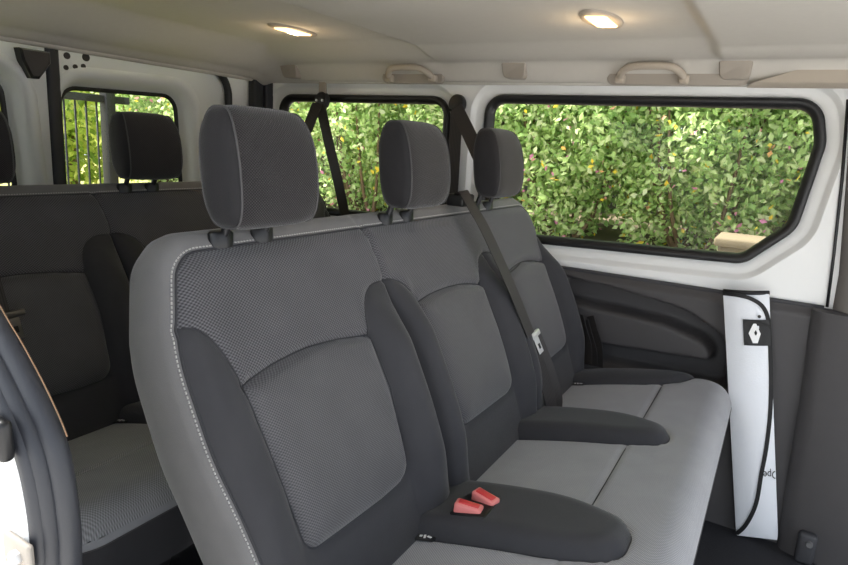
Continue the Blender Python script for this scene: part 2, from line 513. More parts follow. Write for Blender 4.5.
def cush_height(P):
    s, y = P[:, 0], P[:, 1]
    h = .010*np.sin(np.clip((s+.02)/.47, 0, 1)*PI)
    for k, (B, H, w) in enumerate(((BOLA, .034, .035), (BOLB, .034, .035), (BOLC, .026, .06), (BOLN, .026, .06))):
        d = np.clip(-sdf(B, P), 0, w)/w
        h += H*np.sqrt(np.clip(1-(1-d)**2, 0, 1))*(1-.25*sstep(s, .05, .34))
        h -= .005*np.exp(-(sdf(B, P)/.004)**2)
    inpad = np.minimum.reduce([sdf(B, P) for B in (BOLA, BOLB, BOLC, BOLN)])
    h -= np.where(inpad > 0, .006*np.exp(-(line_dist(CSEAM, P)/.0045)**2), 0)
    d = np.clip(-sdf(COP, P), 0, .05)
    e = (.05-d)/.05
    front = np.where(s > -.02, 1, 0)
    h -= front*.05*(1-np.sqrt(np.clip(1-e**2, 0, 1)))
    return h

def make_bench(label, group):
    root = thing('bench_seat', label, 'bench seat', (-.40, 1.2, FZ), group)
    cells = grid(U0-.01, U1+.01, V0, V1+.005, .0068)
    cells, _ = split_cells(cells, OUT)
    def S(P): return back_pt(P[:, 0], P[:, 1], back_height(P))
    inserts = []
    for I in INS:
        i, cells = split_cells(cells, I); inserts.append(i)
    bols = []
    for B in UB:
        i, cells = split_cells(cells, B); bols.append(i)
    # the upper woven panel is one cloth cut at the split between seat one and the pair beside it
    SEAT1 = [(.4, .7), (.4, -.2)]+[(1.001, -.2)]+[tuple(p) for p in SEAMS[0][::-1]]+[(.985, .7)]
    a, b = split_cells(cells, SEAT1)
    # shell: piping, side band, back
    back = MB(); L = []
    P = OUTP; e = back_height(P)
    for o, n in ((0, 0), (.004, -.001), (.010, -.006), (.015, -.020), (.018, -.045), (.018, -.070), (.013, -.095), (.002, -.115), (-.02, -.125)):
        q = offset_poly(P, o)-P; q[:, 1] *= 1+1.1*sstep(P[:, 1], .50, .565); q = P+q; q[:, 1] = np.maximum(q[:, 1], V0)
        L.append([tuple(x) for x in back_pt(q[:, 0], q[:, 1], e*(1 if n > -.015 else (.6 if n > -.05 else .2))+n)])
    loft(back, L); n = len(P); back.F.append(tuple(range(len(back.V)-n, len(back.V))))
    shell = back.build('backrest', M['side'], root, smooth=True)
    for c in (a, b): cells_mesh('upper_panel', c, S, M['knit'], shell)
    for c in inserts: cells_mesh('lower_insert', c, S, M['knit2'], shell)
    for c in bols: cells_mesh('side_bolster', c, S, M['cloth'], shell)
    # sewn seams round the inserts, the bolsters and down the split
    for ln in [list(I)+[I[0]] for I in INS]+[list(B)[:21] for B in UB]+[list(B)[22:43] for B in UB[:2]]+[list(B)[-18:-2] for B in UB[2:]]+[SEAMS[0]]:
        q = []
        for p0, p1 in zip(ln[:-1], ln[1:]):
            p0, p1 = np.array(p0, float), np.array(p1, float); m_ = max(1, int(np.linalg.norm(p1-p0)/.006)); q += [p0+(p1-p0)*k/m_ for k in range(m_)]
        q.append(np.array(ln[-1], float)); q = np.array(q); q = q[(sdf(OUTP, q) < -.001) & (q[:, 1] > V0+.004)]
        if len(q) < 2: continue
        MB().tube([tuple(x) for x in back_pt(q[:, 0], q[:, 1], back_height(q)+.0004)], .0016, 6).build('seam_line', M['pipe'], shell, smooth=True)
    pp = back_pt(P[:, 0], P[:, 1], e+.0012)
    k0 = [i for i in range(n) if P[i, 1] > V0+.001]
    # run of the piping from the near foot over the top to the far foot
    order = sorted(range(len(k0)), key=lambda j: 0)
    seq = [i for i in k0]
    st = max(range(len(seq)), key=lambda j: np.linalg.norm(P[seq[j]]-P[seq[j-1]])) 
    seq = seq[st:]+seq[:st]
    MB().tube([tuple(pp[i]) for i in seq], .0017, 8).build('piping', M['pipe'], shell, smooth=True)
    # contrast stitching just outside the piping on the near edge and over the corner
    q = offset_poly(P, .0055); stp = back_pt(q[:, 0], q[:, 1], e-.0010)
    pts = [stp[i] for i in seq]; dl = []
    for p0, p1 in zip(pts[:-1], pts[1:]):
        m_ = max(1, int(np.linalg.norm(p1-p0)/.0005)); dl += [p0+(p1-p0)*k/m_ for k in range(m_)]
    stm = MB(); nrun = 0; i = 0
    while i+8 < len(dl):
        stm.tube([dl[i], dl[i+8]], .0012, 5); i += 12
    stm.build('stitching', M['thread'], shell, smooth=True)
    for y in (.683, 1.122, 1.553): headrest(root, y)
    # belt outlet on top of the backrest
    bz = MB(); bz.box((-.70, 1.40, .992), (.05, .062, .030), None, .006)
    bz.build('belt_outlet', M['black'], root, smooth=True)
    # cushion
    cells = grid(-.06, .46, .495, 1.925, .008); cells, _ = split_cells(cells, CO)
    def C(P): return cush_pt(P[:, 0], P[:, 1], cush_height(P))
    pads = []
    for B in (BOLA, BOLB, BOLC, BOLN):
        i, cells = split_cells(cells, B); pads.append(i)
    front, rear = split_cells(cells, [(.262, .4), (.6, .4), (.6, 2), (.262, 2)])
    skirt = MB(); e = cush_height(COP); L = []
    for o, dz in ((0, 0), (.002, -.008), (.002, -.016)):
        q = offset_poly(COP, o)
        p = cush_pt(q[:, 0], q[:, 1], e); p[:, 2] += dz; L.append([tuple(x) for x in p])
    loft(skirt, L); skirt.F.append(tuple(range(len(skirt.V)-len(COP), len(skirt.V))))
    sk = skirt.build('cushion', M['cushion'], root, smooth=True)
    val = MB(); L = []
    for o, dz in ((.0018, -.014), (.001, -.035), (-.006, -.085), (-.018, -.125)):
        q = offset_poly(COP, o); p = cush_pt(q[:, 0], q[:, 1], e); p[:, 2] += dz; L.append([tuple(x) for x in p])
    loft(val, L); val.build('front_valance', M['cloth'], sk, smooth=True)
    cells_mesh('front_panel', front, C, M['cushion'], sk)
    r1_, rest = split_cells(rear, [(-1, 0), (1, 0), (1, .96), (-1, .96)]); r2_, r3_ = split_cells(rest, [(-1, .96), (1, .96), (1, 1.43), (-1, 1.43)])
    for r_ in (r1_, r2_, r3_): cells_mesh('rear_panel', r_, C, M['cushion'], sk)
    for p in pads: cells_mesh('cushion_bolster', p, C, M['cloth'], sk)
    q = offset_poly(COP, .0022); p = cush_pt(q[:, 0], q[:, 1], e); p[:, 2] -= .015
    ok = [i for i in range(len(q)) if q[i, 0] > 0]
    MB().tube([tuple(p[i]) for i in ok], .0013, 6).build('hem_piping', M['seam'], sk, smooth=True)
    # pair of red belt buckles in the pocket of the pad
    cs = []
    for y0, y1 in ((.60, .866), (1.055, 1.348), (1.50, 1.797)): cs.append([(.262, y) for y in np.linspace(y0, y1, 40)])
    for B in (BOLA, BOLB, BOLC): cs.append([p for p in (list(B) if B is not BOLC else list(B)[:-9]) if p[0] > -.05])
    for ln in cs:
        q = []
        for p0, p1 in zip(ln[:-1], ln[1:]):
            p0, p1 = np.array(p0, float), np.array(p1, float); m_ = max(1, int(np.linalg.norm(p1-p0)/.006)); q += [p0+(p1-p0)*k/m_ for k in range(m_)]
        q = np.array(q); q = q[sdf(COP, q) < -.004]
        MB().tube([tuple(x) for x in cush_pt(q[:, 0], q[:, 1], cush_height(q)+.0003)], .0014, 6).build('seam_line', M['pipe'], sk, smooth=True)
    hb = float(cush_height(np.array([(.055, .965)]))[0])
    c = cush_pt([.088], [.940], [hb+.002])[0]
    pk = MB(); rot = Matrix((CD, (0, 1, 0), CN)).transposed()
    pk.box(c+CN*-.002, (.070, .078, .008), rot, .003)
    pkt = pk.build('buckle_pocket', M['black'], sk, smooth=True)
    for ds, dy, tilt in ((-.004, -.022, .15), (.010, .020, -.25)):
        r2 = rot @ Matrix.Rotation(tilt, 3, 'Z') @ Matrix.Rotation(.25, 3, 'Y')
        cc = Vector(c+CD*ds+CN*.004)+Vector((0, dy, 0))
        bk = MB().box(cc, (.050, .024, .020), r2, .004).build('buckle', M['pink'], root, smooth=True)
        MB().box(cc+r2 @ Vector((0, 0, .0085)), (.038, .014, .007), r2, .002).build('release_button', M['red'], bk, smooth=True)
        MB().box(cc+r2 @ Vector((-.0, .0115, .004)), (.034, .003, .010), r2, .001).build('tongue_slot', M['black'], bk, smooth=True)
    for s_, y_ in ((.018, .868), (.022, 1.790)):
        c = cush_pt([s_], [y_], [.006])[0]; r2 = rot @ Matrix.Rotation(.1, 3, 'Z')
        t = MB().box(c, (.036, .020, .003), r2, .001).build('anchor_tag', M['tagb'], root)
        w = MB(); z = .0022
        w.box(Vector(c)+r2 @ Vector((-.009, .001, z)), (.005, .005, .001), r2)
        w.box(Vector(c)+r2 @ Vector((-.001, .0, z)), (.004, .010, .001), r2 @ Matrix.Rotation(.3, 3, 'Z'))
        w.box(Vector(c)+r2 @ Vector((.008, .0, z)), (.009, .004, .001), r2 @ Matrix.Rotation(-.4, 3, 'Z'))
        w.build('child_seat_mark', M['tagw'], t)
    # metal underframe
    f = MB()
    f.tube([(-.10, .56, .37), (-.10, 1.86, .37)], .016, 12); f.tube([(-.42, .56, .32), (-.42, 1.86, .32)], .016, 12)
    f.build('frame_rail', M['steel'], root, sharp=50)
    for y in (.72, 1.20, 1.70):
        f = MB(); f.box((-.40, y, .21), (.05, .035, .26), None, .006); f.box((-.16, y, .20), (.045, .03, .30), Matrix.Rotation(.3, 3, 'Y'), .006)
        f.box((-.28, y, FZ+.018), (.40, .045, .035), None, .006)
        f.build('leg', M['steel'], root, sharp=40)
    return root

def children_of(o): return [c for c in bpy.data.objects if c.parent == o]
def copy_tree(o, parent=None):
    kids = children_of(o)
    c = o.copy(); COL.objects.link(c)
    if parent is not None: c.parent = parent
    for k in kids: copy_tree(k, c)
    return c

GB = 'rows of grey cloth bench seats'
bench = make_bench('large grey cloth three-seat bench in the middle, with woven seat panels and red buckles', GB)
bench2 = copy_tree(bench)
bench2.location = (-.40-.83, 1.2-.022, FZ-.008)
bench2['label'] = 'dark shaded rear bench behind the front bench, below the rear door windows'

# ------------------------------------------------------------------ seat belts
BX = {}
def bp(u, v, n): return Vector(back_pt([u], [v], [n])[0])
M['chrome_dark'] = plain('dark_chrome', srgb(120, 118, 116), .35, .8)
def belt_tongue(p, d, w, parent, mt='tongue'):
    """chrome tongue: slotted plate with black moulding. p point, d along strap, w width dir"""
    d = Vector(d).normalized(); w = Vector(w).normalized(); w = (w-d*w.dot(d)).normalized(); nn = d.cross(w)
    rot = Matrix((w, d, nn)).transposed()
    t = MB(); t.box(p, (.064, .016, .011), rot, .004)
    o = t.build('tongue', M[mt], parent, smooth=True)
    MB().box(p+d*.030+w*.006, (.024, .046, .003), rot, .001).build('latch_plate', M[mt], o, smooth=True)
    MB().box(p+d*.033+w*.006+nn*.0018, (.009, .014, .001), rot).build('latch_slot', M['black'], o)
    return o

sb = thing('seat_belt', 'dark lap and shoulder belt with chrome tongue hanging down the bench backrest', 'seat belt', bp(1.42, .0, .04), 'dark seat belts')
pts = catmull([(-.70, 1.39, 1.008), (-.680, 1.376, 1.012), (-.645, 1.370, .972), (-.617, 1.385, .925), (-.559, 1.440, .785), (-.507, 1.475, .660)], 6)
MB().ribbon([tuple(p) for p in pts], [(0.15, 1, .1)]*len(pts), .037).build('shoulder_strap', M['web'], sb)
pts = catmull([(-.518, 1.515, .650), (-.480, 1.515, .560), (-.452, 1.518, .490), (-.445, 1.535, .432)], 6)
MB().ribbon([tuple(p) for p in pts], [(.1, 1, .15)]*len(pts), [.046+.012*math.sin(min(1, i/10)*PI/2) for i in range(len(pts))]).build('lap_strap', M['web'], sb)
pts = catmull([(-.515, 1.530, .648), (-.474, 1.545, .560), (-.447, 1.562, .480), (-.444, 1.572, .43)], 6)
MB().ribbon([tuple(p) for p in pts], [(.35, 1, .1)]*len(pts), .044).build('folded_strap', M['web'], sb)
belt_tongue(Vector((-.512, 1.513, .648)), (.05, .02, -.11), (.1, 1, .1), sb)

def pillar_belt(label, anchor, straps, loc):
    r = thing('seat_belt', label, 'seat belt', loc, 'dark seat belts')
    a = Vector(anchor)
    m = MB(); L = []
    for rr, yy in ((.030, .012), (.030, -.004), (.026, -.010), (.012, -.012)):
        L.append([(a.x+rr*math.cos(t), a.y+yy, a.z+rr*1.1*math.sin(t)) for t in np.linspace(0, 2*PI, 29)[:-1]])
    loft(m, L); m.F.append(tuple(range(len(m.V)-28, len(m.V))))
    an = m.build('anchor_cap', M['black'], r, sharp=40)
    MB().tube([(a.x-.022, a.y-.012, a.z-.018), (a.x+.022, a.y-.012, a.z-.018)], .005, 8).build('guide_bar', M['steel'], an, smooth=True)
    for nm, s, w in straps:
        p = catmull(s, 6); MB().ribbon([tuple(x) for x in p], [w]*len(p), .046).build(nm, M['web'], r)
    return r, an
# ------------------------------------------------------------------ far side wall, windows
YW = 1.97
def W(y): return lambda a, b: (a, y, b)
WIN1 = [(-.925, 1.300), (.046, 1.304), (.074, 1.19), (.044, .955), (-.070, .842), (-.925, .812)]
W1O = round_poly(WIN1, [.065, .075, .12, .09, .07, .06], 8)
WIN2 = [(-1.855, 1.288), (-1.062, 1.292), (-1.055, .83), (-1.855, .815)]
W2O = round_poly(WIN2, [.07, .07, .06, .06], 8)
def side_window(idx, outl, label):
    # white pressed surround, black seal, pane
    root = None
    s = MB()
    seal_in = offset_poly(outl, -.026)
    prof = [(0, YW+.026), (0, YW+.014), (-.006, YW+.008), (-.016, YW+.010), (-.024, YW+.018), (-.028, YW+.030), (-.028, YW+.042)]
    loft(s, [[(p[0], y, p[1]) for p in offset_poly(outl, o)] for o, y in prof])
    w = s.build('window_%d' % idx, M['rubber'], None, smooth=True); struct(w, label)
    g = MB(); q = offset_poly(outl, -.020)
    g.add([(p[0], YW+.034, p[1]) for p in q], [tuple(range(len(q)))])
    g.build('pane', M['glass'], w)
    return w
side_window(1, W1O, 'large side window with black rubber seal beside the front bench')
side_window(2, W2O, 'smaller side window with black rubber seal behind the front bench headrest')
wall = MB()
outer = [(-2.02, 1.42), (-2.02, .10), (.16, .10), (.16, .76), (.13, 1.0), (.10, 1.42)]
outer = [(-2.02, 1.40), (-2.02, .735), (.60, .735), (.60, 1.40)]
r1 = offset_poly(W1O, .046); r2 = offset_poly(W2O, .040)
V, F = holes_face(outer, [list(r1), list(r2)], W(YW))
wall.add(V, F)
for o_, outl in ((.046, W1O), (.040, W2O)):
    loft(wall, [[(p[0], y, p[1]) for p in offset_poly(outl, o)] for o, y in ((o_, YW), (o_-.006, YW+.004), (o_-.013, YW+.014), (o_-.018, YW+.017), (.018, YW+.018), (.010, YW+.022), (0, YW+.026), (-.004, YW+.03))])
# outer skin of the body so that no daylight leaks in
wall.add([(-2.1, YW+.12, .0), (.6, YW+.12, .0), (.6, YW+.12, .79), (-2.1, YW+.12, .79), (.6, YW+.03, .80), (-2.1, YW+.03, .80)], [(0, 1, 2, 3), (3, 2, 4, 5)])
wl = wall.build('wall_right', M['paint'], None, sharp=50); struct(wl, 'white painted van side around the windows')

# dark lower trim of that wall with a recessed pocket
TZ = .757
POC = round_poly([(-.60, .735), (-.45, .728), (-.20, .693), (-.070, .625), (-.052, .46), (-.60, .455)], [0, .3, .25, .10, .03, 0], 10)
PAD = round_poly([(-.60, .655), (-.26, .640), (-.120, .600), (-.095, .535), (-.60, .508)], [0, .3, .08, .045, 0], 8)
def trim_pt(P):
    x, z = P[:, 0], P[:, 1]
    y = np.full(len(P), YW-.030)
    y += .018*sstep(z, TZ-.03, TZ)                       # rolls back to the wall at its top edge
    d = -sdf(POC, P); y += .10*sstep(d, 0, .014)
    d2 = -sdf(PAD, P); y -= .078*sstep(d2, -.004, .014)
    y -= .02*sstep(-z, -.45, -.1)
    return np.stack([x, y, z], 1)
cells = grid(-.72, .20, .05, TZ, .007)+grid(-2.0, -.72, .05, TZ, .03)
t = cells_mesh('trim_1', cells, trim_pt, M['plastic'], None); struct(t, 'dark grey lower side trim with a recessed pocket')
tl = MB(); pts = [(x, YW-.010, TZ) for x in np.linspace(-2.0, .14, 30)]
tl.tube(pts, .006, 8); o = tl.build('trim_2', M['plastic2'], None, smooth=True); struct(o)

# door pillar: trim panel in front of the bench, grey upper trim
pl = MB()
sec = [(.112, YW-.032), (.122, YW-.050), (.150, YW-.062), (.30, YW-.075), (.60, YW-.08)]
L = []
for z, sh, dy in ((.05, .03, -.03), (.30, .02, -.02), (.50, .015, -.01), (.70, .002, 0), (.752, 0, .005), (.757, 0, .02)):
    L.append([(x+sh, y+dy, z) for x, y in sec])
loft(pl, L, closed=False)
o = pl.build('trim_3', M['plastic'], None, sharp=40); struct(o, 'dark grey door pillar trim')
pu = MB(); L = []
for z, x0, dy in ((.757, .160, 0), (.85, .158, 0), (1.0, .142, 0), (1.15, .125, .0), (1.25, .112, .004), (1.36, .10, .01)):
    L.append([(x0, YW-.004+dy, z), (x0+.004, YW-.022+dy, z), (x0+.03, YW-.045+dy, z), (x0+.09, YW-.055+dy, z), (x0+.45, YW-.06+dy, z)])
loft(pu, L, closed=False)
o = pu.build('trim_4', M['grey_trim'], None, sharp=40); struct(o, 'grey upper door pillar trim')
sm = MB(); sm.tube([(.147, YW-.006, .76), (.138, YW-.006, .90), (.122, YW-.004, 1.10), (.100, YW-.002, 1.30)], .004, 6)
o = sm.build('trim_5', M['rubber'], None, smooth=True); struct(o)

# ------------------------------------------------------------------ headliner
def zc(x, y):
    x = np.asarray(x, float); y = np.asarray(y, float)
    ds = .045*sstep(y, 1.66, 1.86)+.055*sstep(y, 1.85, 1.925)               # rolls down to the side
    dr = .075*sstep(-x, 1.62, 1.86)+.02*sstep(-x, 1.84, 1.89)              # and to the rear doors
    dn = .055*sstep(-y, -.62, -.38)+.04*sstep(-y, -.42, -.28)
    z = 1.432-(ds**4+dr**4+1e-12)**.25-dn
    fade = 1-sstep(y, 1.70, 1.88)
    z = z-.020*sstep(x, -1.055, -1.030)*fade                                # dropped middle panel
    z = z-.022*sstep(x, -.225, -.185)*fade
    return z
xs = np.concatenate([np.linspace(-1.90, -1.55, 40), np.linspace(-1.545, .60, 330)]); ys = np.concatenate([np.linspace(.26, 1.5, 60), np.linspace(1.51, 1.935, 60)])
X, Y = np.meshgrid(xs, ys, indexing='ij'); Z = zc(X, Y)
V = [(X[i, j], Y[i, j], Z[i, j]) for i in range(len(xs)) for j in range(len(ys))]; n = len(ys)
F = [(i*n+j, (i+1)*n+j, (i+1)*n+j+1, i*n+j+1) for i in range(len(xs)-1) for j in range(n-1)]
o = mk('ceiling', V, F, M['liner'], None); struct(o, 'beige moulded headliner')
rf = MB(); rf.box((-.60, 1.12, 1.475), (3.1, 1.9, .03)); o = rf.build('roof', M['paint'], None); struct(o, 'white van roof')
# rolled lips of the headliner
lp = MB(); lp.tube([(x, 1.94, 1.333) for x in np.linspace(-1.93, .11, 30)], .008, 8); lp.tube([(-1.905, y, 1.338) for y in np.linspace(.28, 1.94, 20)], .012, 8)
o = lp.build('trim_6', M['liner'], None, smooth=True); struct(o)

def lamp(x, y, label, rz):
    r = thing('dome_lamp', label, 'ceiling lamp', (x, y, float(zc(np.array(x), np.array(y)))), 'lit dome lamps on the headliner')
    z = r.location.z; c, s = math.cos(rz), math.sin(rz)
    def el(rx, ry, dz): return [(x+ry*math.sin(t)*(1 if k_ else 1), y+rx*math.cos(t), z+dz) for k_, t in enumerate(np.linspace(0, 2*PI, 37)[:-1])]
    def sup(rx, ry, dz, sk=.25):
        P = round_poly([(-rx, -ry), (rx, -ry), (rx, ry), (-rx, ry)], min(rx, ry)*.5, 5)
        return [(x+p[1], y+p[0]+sk*p[1], z+dz) for p in P]
    h = MB(); loft(h, [el(.100, .042, .003), el(.097, .040, -.004), el(.080, .033, -.0055)]); h.F.append(tuple(range(72, 108)))
    h.build('housing', M['liner2'], r, smooth=True)
    l = MB(); L = [sup(.060, .023, -.004), sup(.057, .021, -.008), sup(.048, .016, -.0095)]
    loft(l, L); l.F.append(tuple(range(len(l.V)-24, len(l.V))))
    ln = l.build('lens', M['lens'], r, smooth=True)
    b = MB(); b.tube([(x, y-.020, z-.0095), (x, y+.020, z-.0095)], .005, 8); b.build('bulb', M['bulb'], ln, smooth=True)
    ld = bpy.data.lights.new('lamp_glow', 'POINT'); ld.energy = .18; ld.color = (1, .72, .42); ld.shadow_soft_size = .03
    lo = bpy.data.objects.new('lamp_glow', ld); COL.objects.link(lo); lo.parent = r; lo.location = (0, 0, -.05)
lamp(-1.34, 1.49, 'lit dome lamp above the front bench, further to the rear', PI/2*.0)
lamp(-.405, 1.43, 'lit dome lamp further forward, above the large side window', 0)

def grab(x, label, rx_=.12):
    r = thing('grab_handle', label, 'grab handle', (x, 1.90, 1.35), 'beige grab handles along the headliner')
    rec = MB(); P = round_poly([(-.125, -.032), (rx_, -.032), (rx_-.012, .034), (-.112, .034)], .018, 5)
    def at(p, k, d): return (x+p[0]*k, 1.893+d-.25*p[1]*1.6, 1.358+p[1]*k)
    loft(rec, [[at(p, 1.0, -.002) for p in P], [at(p, 1.06, .004) for p in P]]); rec.F.append(tuple(range(len(P))))
    rec.build('recess_shade_plate', M['hook'], r, smooth=False)  # raised plate, tinted darker than the headliner to paint the recess's shade
    h = catmull([(x-.085, 1.890, 1.338), (x-.080, 1.866, 1.352), (x-.055, 1.848, 1.366), (x, 1.844, 1.369), (x+.055, 1.848, 1.366), (x+.080, 1.866, 1.352), (x+.085, 1.890, 1.338)], 6)
    MB().tube([tuple(p) for p in h], .0105, 12).build('grip', M['liner2'], r, smooth=True)
    for dx in (-.086, .086):
        MB().box((x+dx, 1.886, 1.338), (.028, .024, .024), None, .006).build('mount', M['liner2'], r, smooth=True)
grab(-1.165, 'beige grab handle above the smaller side window')
grab(-.375, 'beige grab handle above the large side window', .235)
def hook(x, label):
    r = thing('coat_hook', label, 'coat hook', (x, 1.885, 1.355), 'coat hooks along the headliner')
    P = round_poly([(-.042, .022), (.042, .022), (.036, -.024), (-.036, -.024)], [.004, .004, .018, .018], 6)
    m = MB(); loft(m, [[(x+p[0], 1.905-.3*p[1], 1.362+p[1]) for p in P], [(x+p[0]*.98, 1.872-.3*p[1], 1.362+p[1]) for p in P], [(x+p[0]*.9, 1.868-.3*p[1], 1.362+p[1]*.9) for p in P]])
    m.F.append(tuple(range(len(m.V)-len(P), len(m.V))))
    m.build('hook_flap', M['hook'], r, sharp=40)
    MB().tube([(x-.036, 1.865, 1.383), (x+.036, 1.865, 1.383)], .004, 8).build('hinge_pin', M['liner2'], r, smooth=True)
hook(-1.70, 'small beige coat hook nearest the rear doors'); hook(-.785, 'beige coat hook between the two grab handles'); hook(-.165, 'beige coat hook nearest the door pillar')

co = thing('speaker_cap', 'dark oval cap on the headliner at the rear', 'cap', (-1.60, .83, float(zc(-1.60, .83))))
m = MB(); L = [[(-1.60+rx*math.cos(t), .83+ry*math.sin(t), co.location.z+dz) for t in np.linspace(0, 2*PI, 29)[:-1]] for rx, ry, dz in ((.045, .030, .004), (.043, .028, -.008), (.03, .018, -.012))]
loft(m, L); m.F.append(tuple(range(56, 84))); m.build('cap', M['black'], co, sharp=40)
# moulded headliner end above the door pillar
m = MB(); P = [(-.135, 1.322), (-.045, 1.352), (.055, 1.360), (.080, 1.405), (.60, 1.405), (.60, 1.322)]
loft(m, [[(p[0], 1.925, p[1]) for p in P], [(p[0]+.006, 1.895, p[1]+.004) for p in P], [(p[0]+.02, 1.885, p[1]+.010) for p in P]]); m.F.append(tuple(range(12, 18)))
o = m.build('trim_12', M['liner2'], None, sharp=40); struct(o, 'beige headliner end above the door pillar')
# ------------------------------------------------------------------ rear doors
XR = -1.95
def rear_door(idx, y0, y1, wy0, wy1, label, wn):
    OUTL = round_poly([(wy0, 1.232), (wy1, 1.245), (wy1+.02, .90), (wy0-.005, .90)], [.06, .06, .03, .03], 8)
    d = MB()
    V, F = holes_face([(y0, .06), (y1, .06), (y1, 1.36), (y0, 1.36)], [list(offset_poly(OUTL, .060))], lambda a, b: (XR, a, b))
    d.add(V, F)
    loft(d, [[(x, p[0], p[1]) for p in offset_poly(OUTL, o)] for o, x in ((.060, XR), (.054, XR+.006), (.042, XR+.008), (.030, XR+.002), (.018, XR-.02), (.008, XR-.05), (0, XR-.062))])
    d.add([(XR-.08, y0, .06), (XR-.08, y1, .06), (XR-.08, y1, .86), (XR-.08, y0, .86)], [(0, 1, 2, 3)])
    o = d.build('door_%d' % idx, M['white2'], None, sharp=50); struct(o, label)
    s = MB(); loft(s, [[(x, p[0], p[1]) for p in offset_poly(OUTL, q)] for q, x in ((.003, XR-.060), (-.008, XR-.058), (-.012, XR-.066))])
    w = s.build('window_%d' % wn, M['rubber'], None, smooth=True); struct(w, 'rear door window')
    g = MB(); q = offset_poly(OUTL, -.004); g.add([(XR-.066, p[0], p[1]) for p in q], [tuple(range(len(q)))]); g.build('pane', M['glass'], w)
    return o
dl_ = rear_door(1, .30, 1.100, .60, 1.005, 'white rear door on the near side', 3)
dr_ = rear_door(2, 1.138, 1.80, 1.168, 1.605, 'white rear door on the far side', 4)
m = MB(); m.box((XR-.005, 1.119, .75), (.03, .040, 1.2), None, .01); o = m.build('trim_7', M['seal'], None, smooth=True); struct(o, 'dark seal between the rear doors')
# latch cover on the near rear door
P = [(1.012, 1.318), (1.098, 1.318), (1.098, 1.285), (1.062, 1.238), (1.040, 1.238), (1.018, 1.285)]
m = MB(); loft(m, [[(XR+.002, p[0], p[1]) for p in P], [(XR+.030, p[0], p[1]) for p in P], [(XR+.036, 1.057+(p[0]-1.057)*.85, 1.285+(p[1]-1.285)*.85) for p in P]]); m.F.append(tuple(range(12, 18)))
m.build('latch_cover', M['black'], dl_)
for y, z, r in ((1.160, 1.283, .0075), (1.189, 1.289, .0075), (1.215, 1.294, .0075), (1.165, 1.318, .010), (1.225, 1.322, .012)):
    MB().cyl((XR-.002, y, z), (XR+.0025, y, z), r, 16).build('hole_disc', M['black'], dr_)  # black discs paint the dark insides of holes in the door
# rear corner: seal, white pillar, dark vertical trim
m = MB(); m.tube(catmull([(XR+.02, 1.70, 1.345), (XR+.02, 1.745, 1.335), (XR+.02, 1.778, 1.29), (XR+.02, 1.785, 1.20), (XR+.02, 1.787, .8), (XR+.02, 1.787, .1)], 6), .014, 10)
o = m.build('trim_8', M['rubber'], None, smooth=True); struct(o, 'black rear door seal')
m = MB(); m.add([(XR, 1.785, .06), (XR+.01, 1.87, .06), (XR+.01, 1.87, 1.36), (XR, 1.785, 1.36), (XR+.03, 1.98, .06), (XR+.03, 1.98, 1.36)], [(0, 1, 2, 3), (1, 4, 5, 2)])
o = m.build('wall_back', M['paint'], None); struct(o, 'white rear corner pillar')
m = MB(); m.box((XR+.045, 1.905, .80), (.04, .050, 1.10), None, .008); m.box((XR+.055, 1.955, .80), (.04, .042, 1.10), None, .008)
o = m.build('trim_9', M['seal'], None, smooth=True); struct(o, 'dark vertical corner trim')

# ------------------------------------------------------------------ near side: door opening edge
YN = .27
edge = [(-1.02, 1.36), (-.90, 1.24), (-.75, 1.10), (-.65, 1.02), (-.575, .950), (-.552, .930), (-.520, .897), (-.493, .860), (-.482, .820), (-.479, .775), (-.482, .725), (-.484, .60), (-.484, .30), (-.484, .05)]
E_ = [tuple(p) for p in catmull(edge, 6)]
nw = MB(); 
fl = [(p[0]-.026, p[1]-.010) for p in E_]
poly = fl+[(-2.02, .05), (-2.02, 1.36)]
V, F = holes_face(poly, [], lambda a, b: (a, YN-.03, b)); nw.add(V, F)
loft(nw, [[(p[0]-.026, YN-.03, p[1]-.010) for p in E_], [(p[0]-.022, YN-.028, p[1]-.008) for p in E_], [(p[0]-.018, YN-.015, p[1]-.006) for p in E_], [(p[0]-.012, YN, p[1]-.003) for p in E_]], closed=False)
o = nw.build('wall_left', M['paint'], None, sharp=40); struct(o, 'white body edge of the open side door')
m = MB(); m.tube([(p[0]-.010, YN-.002, p[1]-.003) for p in E_], .0105, 12); m.tube([(p[0]-.020, YN-.020, p[1]-.007) for p in E_], .008, 10); m.tube([(p[0]-.0165, YN-.013, p[1]-.005) for p in E_], .0095, 10)
o = m.build('trim_10', M['seal'], None, smooth=True); struct(o, 'dark rubber door seal on the white body edge')
m = MB(); m.tube([(p[0]+.002, YN+.004, p[1]+.001) for p in E_ if p[1] > .855], .0007, 8)
o = m.build('trim_11', M['tan'], None, smooth=True); struct(o)

# door striker on the white edge and a bolted plate below it
st_ = thing('door_striker', 'black door striker on the white body edge', 'door striker', (-.515, YN-.033, .868))
MB().box((-.518, YN-.036, .868), (.030, .012, .036), None, .005).build('striker_plate', M['black'], st_, smooth=True)
MB().tube(catmull([(-.512, YN-.040, .880), (-.510, YN-.058, .877), (-.510, YN-.058, .861), (-.512, YN-.040, .858)], 5), .0035, 8).build('striker_loop', M['steel'], st_, smooth=True)
hp = thing('hinge_plate', 'small grey bolted plate low on the white body edge', 'metal plate', (-.505, YN-.033, .764))
MB().box((-.508, YN-.033, .764), (.040, .006, .030), None, .003).build('plate', M['hook'], hp, smooth=True)
MB().cyl((-.504, YN-.035, .764), (-.504, YN-.041, .764), .007, 6).build('bolt', M['chrome'], hp, sharp=30)

